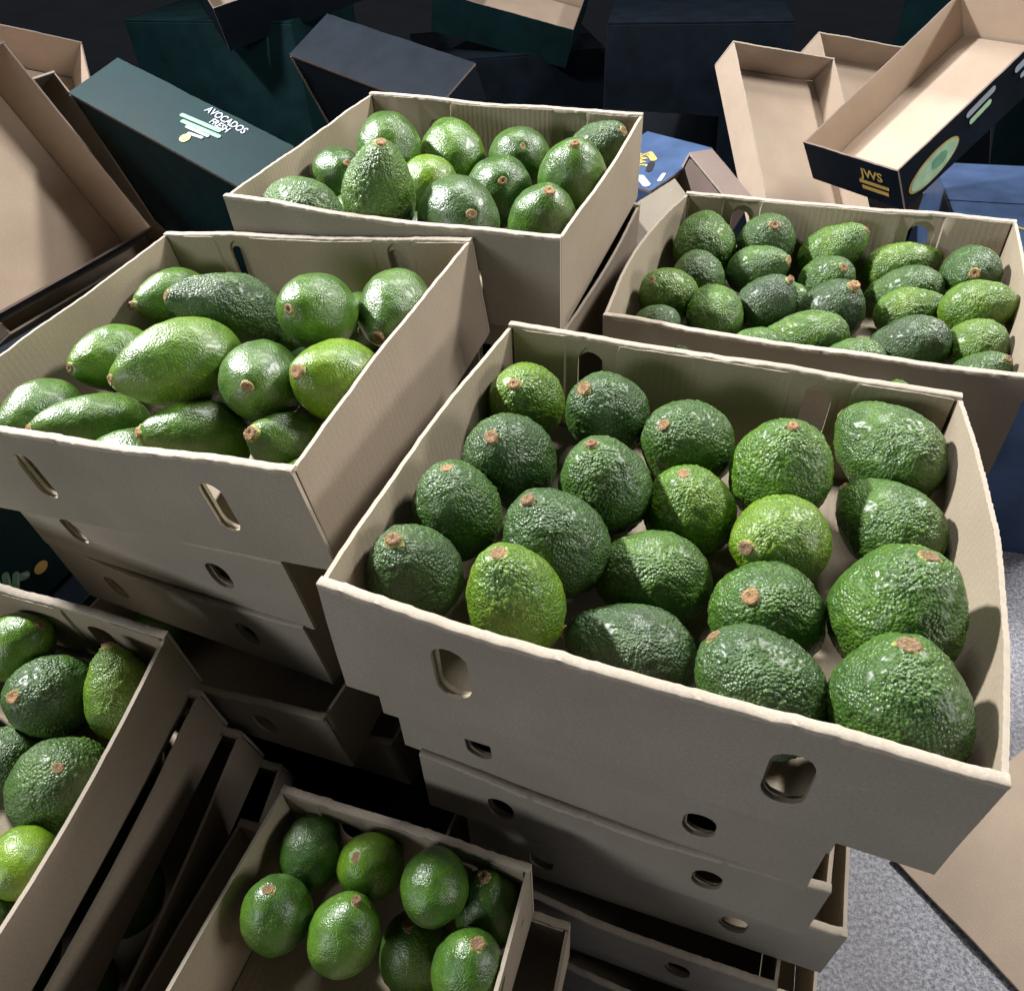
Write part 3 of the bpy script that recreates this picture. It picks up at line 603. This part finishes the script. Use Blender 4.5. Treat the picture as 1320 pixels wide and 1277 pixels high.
# ------------------------------------------------------------------ cartons behind
TRAYS = {
 'K': ((0.42, 0.34, 0.1), [-0.79449, 1.19936, -0.39183], [[0.42441, -0.48087, 0.76723], [0.90547, 0.22383, -0.36059], [0.00167, 0.84774, 0.5304]]),
 'M': ((0.46, 0.34, 0.11), [-0.46967, 1.4369, -0.49679], [[0.75419, 0.07759, 0.65206], [-0.63636, 0.33134, 0.69661], [-0.162, -0.94032, 0.29927]]),
 'N': ((0.278, 0.418, 0.07), [0.68053, 1.71723, -0.54971], [[0.94083, -0.07744, 0.3299], [0.25803, 0.79479, -0.54929], [-0.21966, 0.60192, 0.76775]]),
 'O': ((0.22, 0.4, 0.09), [0.79727, 1.48102, -0.38984], [[0.44046, 0.7598, -0.47823], [-0.89684, 0.39665, -0.19582], [0.04091, 0.51515, 0.85613]]),
 'Q': ((0.159, 0.16, 0.15), [0.33233, 1.31208, -0.54398], [[-0.76968, 0.16703, 0.61619], [-0.60782, 0.1035, -0.7873], [-0.19528, -0.9805, 0.02186]]),
 'R': ((0.123, 0.1, 0.053), [0.3865, 1.29544, -0.51435], [[0.43114, -0.28281, 0.85682], [-0.80853, 0.3004, 0.506], [-0.40049, -0.91092, -0.09915]]),
 'V': ((0.118, 0.2, 0.051), [0.21849, 1.27883, -0.54886], [[0.73499, -0.37491, -0.565], [0.67041, 0.52671, 0.52261], [0.10166, -0.7629, 0.63847]]),
}
def axes(R): return Vector((R[0][0], R[1][0], R[2][0])), Vector((R[0][1], R[1][1], R[2][1])), Vector((R[0][2], R[1][2], R[2][2]))
def tray(key, outside, inside, label, kid, holes=(), hole=(.022, .03), shift=None, name='empty_carton'):
    (L, W, h), T, R = TRAYS[key]; T = Vector(T)
    if shift is not None: T = T + shift
    mats = (outside, M_RIMDARK if outside in (M_TEAL, M_NAVY, M_BLUE_GLARE) else M_EDGE, inside)
    ms = box_meshes(L, W, h, kid, mats, mats, holes=holes, hole=hole, bulge=(0, 0, 0, 0), double=False, wobble=.25)
    r = put_box(name, ms, rim_frame(T, R) @ Matrix.Translation((0, 0, -h)), label, 'carton', 'empty cartons behind the avocado boxes')
    return r, L, W, h
M_RIMDARK = kraft('printed_cut_edge', (.20, .15, .13), .4)
x, y, z = axes(TRAYS['K'][2])
tray('K', M_NAVY, M_TAN, 'empty tan carton tipped up at the left edge behind the left avocado box', 40)
tray('K', M_KRAFT_SIDE, M_KRAFT_SIDE, 'brown carton standing behind the tan one at the left', 41, shift=x * .14 - y * .02 - z * .12)
rM, LM, WM, hM = tray('M', M_TEAL, M_TAN, 'teal printed carton with green leaf stripes at the back left', 42)
tray('N', M_TAN, M_TAN, 'tan carton leaning open behind the right-hand box', 43, shift=Vector((0, 0, 0)))
x, y, z = axes(TRAYS['N'][2])
tray('N', M_TAN, M_TAN, 'tan carton half hidden behind the navy printed carton at the right', 44, shift=x * .27 + Vector((.02, .16, .02)))
rO, LO, WO, hO = tray('O', M_NAVY, M_TAN, 'navy printed carton with a cut avocado picture at the back right', 45)
rQ, LQ, WQ, hQ = tray('Q', M_BLUE_GLARE, M_TAN, 'navy carton with blue glare painted in, standing on edge between the back and right boxes', 46)
tray('V', M_KRAFT_OUT, M_KRAFT, 'kraft box wall showing between the back and right-hand boxes', 49)
tray('R', M_RIMDARK, M_RIMDARK, 'dark open carton leaning behind the left corner of the right-hand box', 47)

def flat(name, parent, polys, m, mat):
    """thin print: polys in face (u, v), m maps face metres to parent space"""
    V = []; F = []
    for pl in polys:
        b = len(V); V += [m @ Vector((u, v, 0)) for u, v in pl]; F.append(tuple(range(b, len(V))))
    me = bpy.data.meshes.new(name); me.from_pydata(V, [], F); me.materials.append(mat); me.update()
    return link(name, me, parent)
def capsule(u0, v0, u1, v1, w, n=8):
    a = math.atan2(v1 - v0, u1 - u0); r = w / 2
    return [(u1 + r * math.cos(a - math.pi / 2 + math.pi * i / n), v1 + r * math.sin(a - math.pi / 2 + math.pi * i / n)) for i in range(n + 1)] + \
           [(u0 + r * math.cos(a + math.pi / 2 + math.pi * i / n), v0 + r * math.sin(a + math.pi / 2 + math.pi * i / n)) for i in range(n + 1)]
def oval(cu, cv, ru, rv, a=0, n=28):
    return [(cu + ru * math.cos(t) * math.cos(a) - rv * math.sin(t) * math.sin(a), cv + ru * math.cos(t) * math.sin(a) + rv * math.sin(t) * math.cos(a)) for t in [2 * math.pi * i / n for i in range(n)]]
def words(name, parent, text, size, m, mat, bold=0.0):
    c = bpy.data.curves.new('lettering', 'FONT'); c.body = text; c.size = size; c.offset = bold; c.resolution_u = 3
    t = bpy.data.objects.new('lettering', c); COL.objects.link(t); bpy.context.view_layer.update()
    me = bpy.data.meshes.new_from_object(t.evaluated_get(bpy.context.evaluated_depsgraph_get())); bpy.data.objects.remove(t); bpy.data.curves.remove(c)
    me.transform(m); me.materials.clear(); me.materials.append(mat)
    return link(name, me, parent)
def on_front(L, W, e=.0012): return Matrix(((1, 0, 0, -L / 2), (0, 0, -1, -W / 2 - e), (0, 1, 0, 0), (0, 0, 0, 1)))
def on_right(L, W, e=.0012): return Matrix(((0, 0, 1, L / 2 + e), (1, 0, 0, -W / 2), (0, 1, 0, 0), (0, 0, 0, 1)))
def turn(u, v, a): return Matrix.Translation((u, v, 0)) @ Matrix.Rotation(a, 4, 'Z')
mf = on_front(LM, WM)
flat('printed_leaf', rM, [capsule(.236 + .014 * i, .066 - .010 * i, .325 - .012 * i * i + .022 * i, .072 - .010 * i, .0075) for i in range(2)], mf, I_GREEN)
flat('printed_leaf', rM, [capsule(.268 + .016 * i, .050 - .009 * i, .318 - .006 * i, .053 - .008 * i, .0055) for i in range(2)], on_front(LM, WM, .0015), I_WHITE)
flat('printed_dot', rM, [oval(.287, .030, .0095, .0095)], mf, I_GOLD)
words('printed_lettering', rM, 'AVOCADOS', .019, mf @ turn(.262, .093, -.06), I_WHITE, .0003)
words('printed_lettering', rM, 'FRESH', .017, mf @ turn(.292, .077, -.06), I_WHITE, .0003)
mf = on_front(LO, WO)
words('printed_lettering', rO, 'JWS', .028, mf @ turn(.135, .052, 0), I_GOLD, .0006)
flat('printed_bars', rO, [[(.128, .036), (.195, .036), (.195, .044), (.128, .044)], [(.132, .022), (.192, .022), (.192, .031), (.132, .031)]], mf, I_GOLD)
mr = on_right(LO, WO); mr2 = on_right(LO, WO, .0018); mr3 = on_right(LO, WO, .0024)
flat('printed_avocado', rO, [oval(.075, .035, .060, .026, .12)], mr, I_GOLD)
flat('printed_avocado', rO, [oval(.076, .035, .056, .023, .12)], mr2, I_PALE)
flat('printed_seed', rO, [oval(.088, .037, .018, .012, .1)], mr3, I_GREEN)
flat('printed_stripe', rO, [capsule(.16, .070, .215, .074, .012)], mr, I_WHITE)
flat('printed_stripe', rO, [capsule(.165, .052, .205, .056, .011)], mr, I_PALE)
flat('printed_stripe', rO, [capsule(.27, .070, .33, .074, .013), capsule(.28, .050, .33, .053, .010)], mr2, I_WHITE)
mf = on_front(LQ, WQ)
flat('painted_hand_hole', rQ, [capsule(LQ * .56, hQ * .60, LQ * .68, hQ * .68, .012)], mf, I_BLACK)  # flat black patch painting the dark inside of an open hand hole
words('printed_lettering', rQ, 'JWS', .026, mf @ turn(LQ * .64, hQ * .56, math.pi + .5), I_GOLD, .0008)
flat('printed_patch', rQ, [capsule(LQ * .40, hQ * .42, LQ * .48, hQ * .56, .012)], mf, I_GOLD)
flat('printed_patch', rQ, [capsule(LQ * .84, hQ * .70, LQ * .93, hQ * .88, .014), capsule(LQ * .68, hQ * .90, LQ * .80, hQ * .95, .008)], mf, I_WHITE)

# closed cartons that carry the tipped ones
def closed_carton(loc, rz, sx, sy, sz, label, mat):
    r = empty('closed_carton', Matrix.Translation(loc) @ rotz(rz)); tag(r, label, 'carton', 'closed dark cartons on the floor at the back')
    def block(name, a, b):
        bm = bmesh.new(); bmesh.ops.create_cube(bm, size=1)
        for v in bm.verts: v.co = Vector([(a[i] + b[i]) / 2 + v.co[i] * (b[i] - a[i]) for i in range(3)])
        bmesh.ops.bevel(bm, geom=bm.edges[:], offset=.003, segments=2, affect='EDGES', profile=.6)
        me = bpy.data.meshes.new(name); bm.to_mesh(me); bm.free(); me.materials.append(mat); link(name, me, r)
    block('body', (-sx / 2, -sy / 2, 0), (sx / 2, sy / 2, sz - .004))
    block('lid_flap', (-sx / 2, -sy / 2, sz - .003), (sx / 2, -.002, sz)); block('lid_flap', (-sx / 2, .002, sz - .003), (sx / 2, sy / 2, sz))
    return r
closed_carton((-.80, 1.40, 0), .5, .55, .5, .62, 'dark carton on the floor under the tipped tan carton', M_NAVY)
closed_carton((-.42, 1.72, 0), -.6, .60, .45, .66, 'dark carton under the teal printed carton', M_NAVY)
closed_carton((.62, 1.66, 0), .2, .62, .42, .60, 'dark carton under the leaning tan cartons', M_NAVY)
rP = closed_carton((1.12, 1.45, 0), -.3, .40, .45, .74, 'navy carton at the right picture edge beside the printed one', M_BLUE_GLARE)
flat('printed_line', rP, [capsule(-.10, -.12, -.02, -.17, .008), capsule(-.02, -.17, .03, -.09, .008)], Matrix.Translation((0, 0, .7412)), I_GOLD)
flat('printed_leaf', rP, [oval(.13, -.06, .035, .014, .6)], Matrix.Translation((0, 0, .7412)), I_PALE)

# teal carton between the left stack and the lower left box
TRAYS['S'] = ((.34, .30, .22), (-.78, .66, -.50), [[.93, .36, 0], [-.36, .93, 0], [0, 0, 1]])
rS, LS, WS, hS = tray('S', M_TEAL, M_TAN, 'teal printed carton showing at the left edge under the left box', 48)
mf = on_right(LS, WS)
flat('printed_leaf', rS, [capsule(.150 + .012 * i, .030 + .006 * i, .162 + .010 * i, .075 - .010 * i, .010) for i in range(4)], mf, I_GREEN)
flat('printed_leaf', rS, [capsule(.153 + .012 * i, .032 + .006 * i, .164 + .010 * i, .073 - .010 * i, .003) for i in range(4)], on_right(LS, WS, .0018), I_WHITE)
flat('printed_dot', rS, [oval(.212, .038, .010, .008)], mf, I_GOLD)

# added dark carton standing in for the shade low between the stacks
closed_carton((-.27, .37, 0), -.38, .30, .27, .45, 'added dark carton standing in for shade in the gap between the lower stacks', M_NAVY)

# bent sheet of brown board on the floor by the front stack
def bent_sheet():
    V = []; F = []; n = 16
    for w in (0, .004):
        for i in range(n + 1):
            for j in range(n + 1):
                a, b = i / n, j / n
                V.append(((a - .5) * .46, (b - .5) * .40, .008 + w + .075 * math.sin(a * 2.6) * (1 - .5 * b) + .006 * noise.noise((a * 4, b * 4, 1))))
    s = (n + 1) ** 2
    for i in range(n):
        for j in range(n):
            q = i * (n + 1) + j; F.append((q, q + 1, q + n + 2, q + n + 1)); F.append((s + q, s + q + n + 1, s + q + n + 2, s + q + 1))
    ring = [i for i in range(n + 1)] + [i * (n + 1) + n for i in range(1, n + 1)] + [n * (n + 1) + j for j in range(n - 1, -1, -1)] + [i * (n + 1) for i in range(n - 1, 0, -1)]
    for a, b in zip(ring, ring[1:] + ring[:1]): F.append((a, s + a, s + b, b))
    me = bpy.data.meshes.new('cardboard_sheet'); me.from_pydata(V, [], F); me.materials.append(M_TAN); uvl = me.uv_layers.new(name='UVMap')
    for lp in me.loops: c = me.vertices[lp.vertex_index].co; uvl.data[lp.index].uv = (c.x, c.y)
    me.shade_smooth(); me.set_sharp_from_angle(angle=.6)
    o = link('cardboard_sheet', me); o.location = (.92, .44, 0); o.rotation_euler = (0, 0, .5)
    tag(o, 'bent brown cardboard sheet on the speckled floor beside the front stack', 'cardboard')
bent_sheet()

# more empty cartons in a heap behind
def loose(key, dim, loc, rx, ry, rz, outside, label):
    R = (Matrix.Rotation(rz, 3, 'Z') @ Matrix.Rotation(rx, 3, 'X') @ Matrix.Rotation(ry, 3, 'Y'))
    TRAYS[key] = (dim, (loc[0], loc[1], loc[2] - EYE), [list(r) for r in R])
    return tray(key, outside, M_TAN, label, 60 + len(TRAYS))
loose('h1', (.40, .30, .12), (-.14, 1.72, .92), -1.1, .25, -.5, M_NAVY, 'dark carton tipped forward behind the back middle box')
loose('h2', (.42, .32, .12), (.28, 1.95, .80), -.35, .2, .4, M_NAVY, 'dark open carton lying behind the back middle box towards the right')
loose('h3', (.45, .34, .13), (-1.15, 1.95, .95), .7, .5, .3, M_TEAL, 'teal carton tipped over at the far left of the heap')
loose('h4', (.40, .32, .12), (1.05, 2.05, .80), .5, -.3, -.4, M_NAVY, 'dark carton tipped at the far right of the heap')
closed_carton((-.05, 2.00, 0), .25, .62, .45, .70, 'dark carton on the floor behind the back middle box', M_NAVY)
closed_carton((-1.10, 2.05, 0), -.2, .60, .50, .76, 'dark carton on the floor at the far left', M_NAVY)

# added, mostly unseen dark cartons: carry the stacks and block light underneath
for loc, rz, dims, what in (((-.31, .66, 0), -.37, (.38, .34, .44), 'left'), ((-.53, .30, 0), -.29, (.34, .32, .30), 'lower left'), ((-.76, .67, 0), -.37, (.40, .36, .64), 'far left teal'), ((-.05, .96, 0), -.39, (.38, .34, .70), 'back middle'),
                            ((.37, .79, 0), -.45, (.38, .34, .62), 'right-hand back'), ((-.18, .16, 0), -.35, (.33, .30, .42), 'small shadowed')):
    closed_carton(loc, rz, *dims, 'added light-blocking dark carton on the floor below the ' + what + ' stack', M_NAVY)

# more of the heap, far back
for q, (x, y, h, rz, sx, mat, lab) in enumerate(((-1.75, 2.7, .85, .2, .6, M_NAVY, 'far left dark carton at the very back of the heap'), (-.75, 2.75, .95, -.3, .55, M_TEAL, 'tall teal carton at the very back left of the heap'),
        (.05, 2.85, .80, .1, .6, M_NAVY, 'low dark carton at the very back middle of the heap'), (.62, 2.55, .92, -.2, .5, M_NAVY, 'dark carton at the very back right of centre'), (1.75, 2.8, .95, .3, .6, M_TEAL, 'teal carton at the very back right of the heap'))):
    closed_carton((x, y, 0), rz, sx, .42, h, lab, mat)
loose('h5', (.42, .34, .12), (-.62, 2.62, 1.10), .35, -.2, .5, M_NAVY, 'open carton lying on the tall teal carton at the very back')
loose('h6', (.44, .34, .12), (.10, 2.80, .97), .3, .25, -.3, M_TEAL, 'open teal carton lying on the low dark carton at the very back')
loose('h7', (.40, .32, .12), (1.72, 2.70, 1.10), .4, .2, .3, M_NAVY, 'open dark carton lying on the back right teal carton')
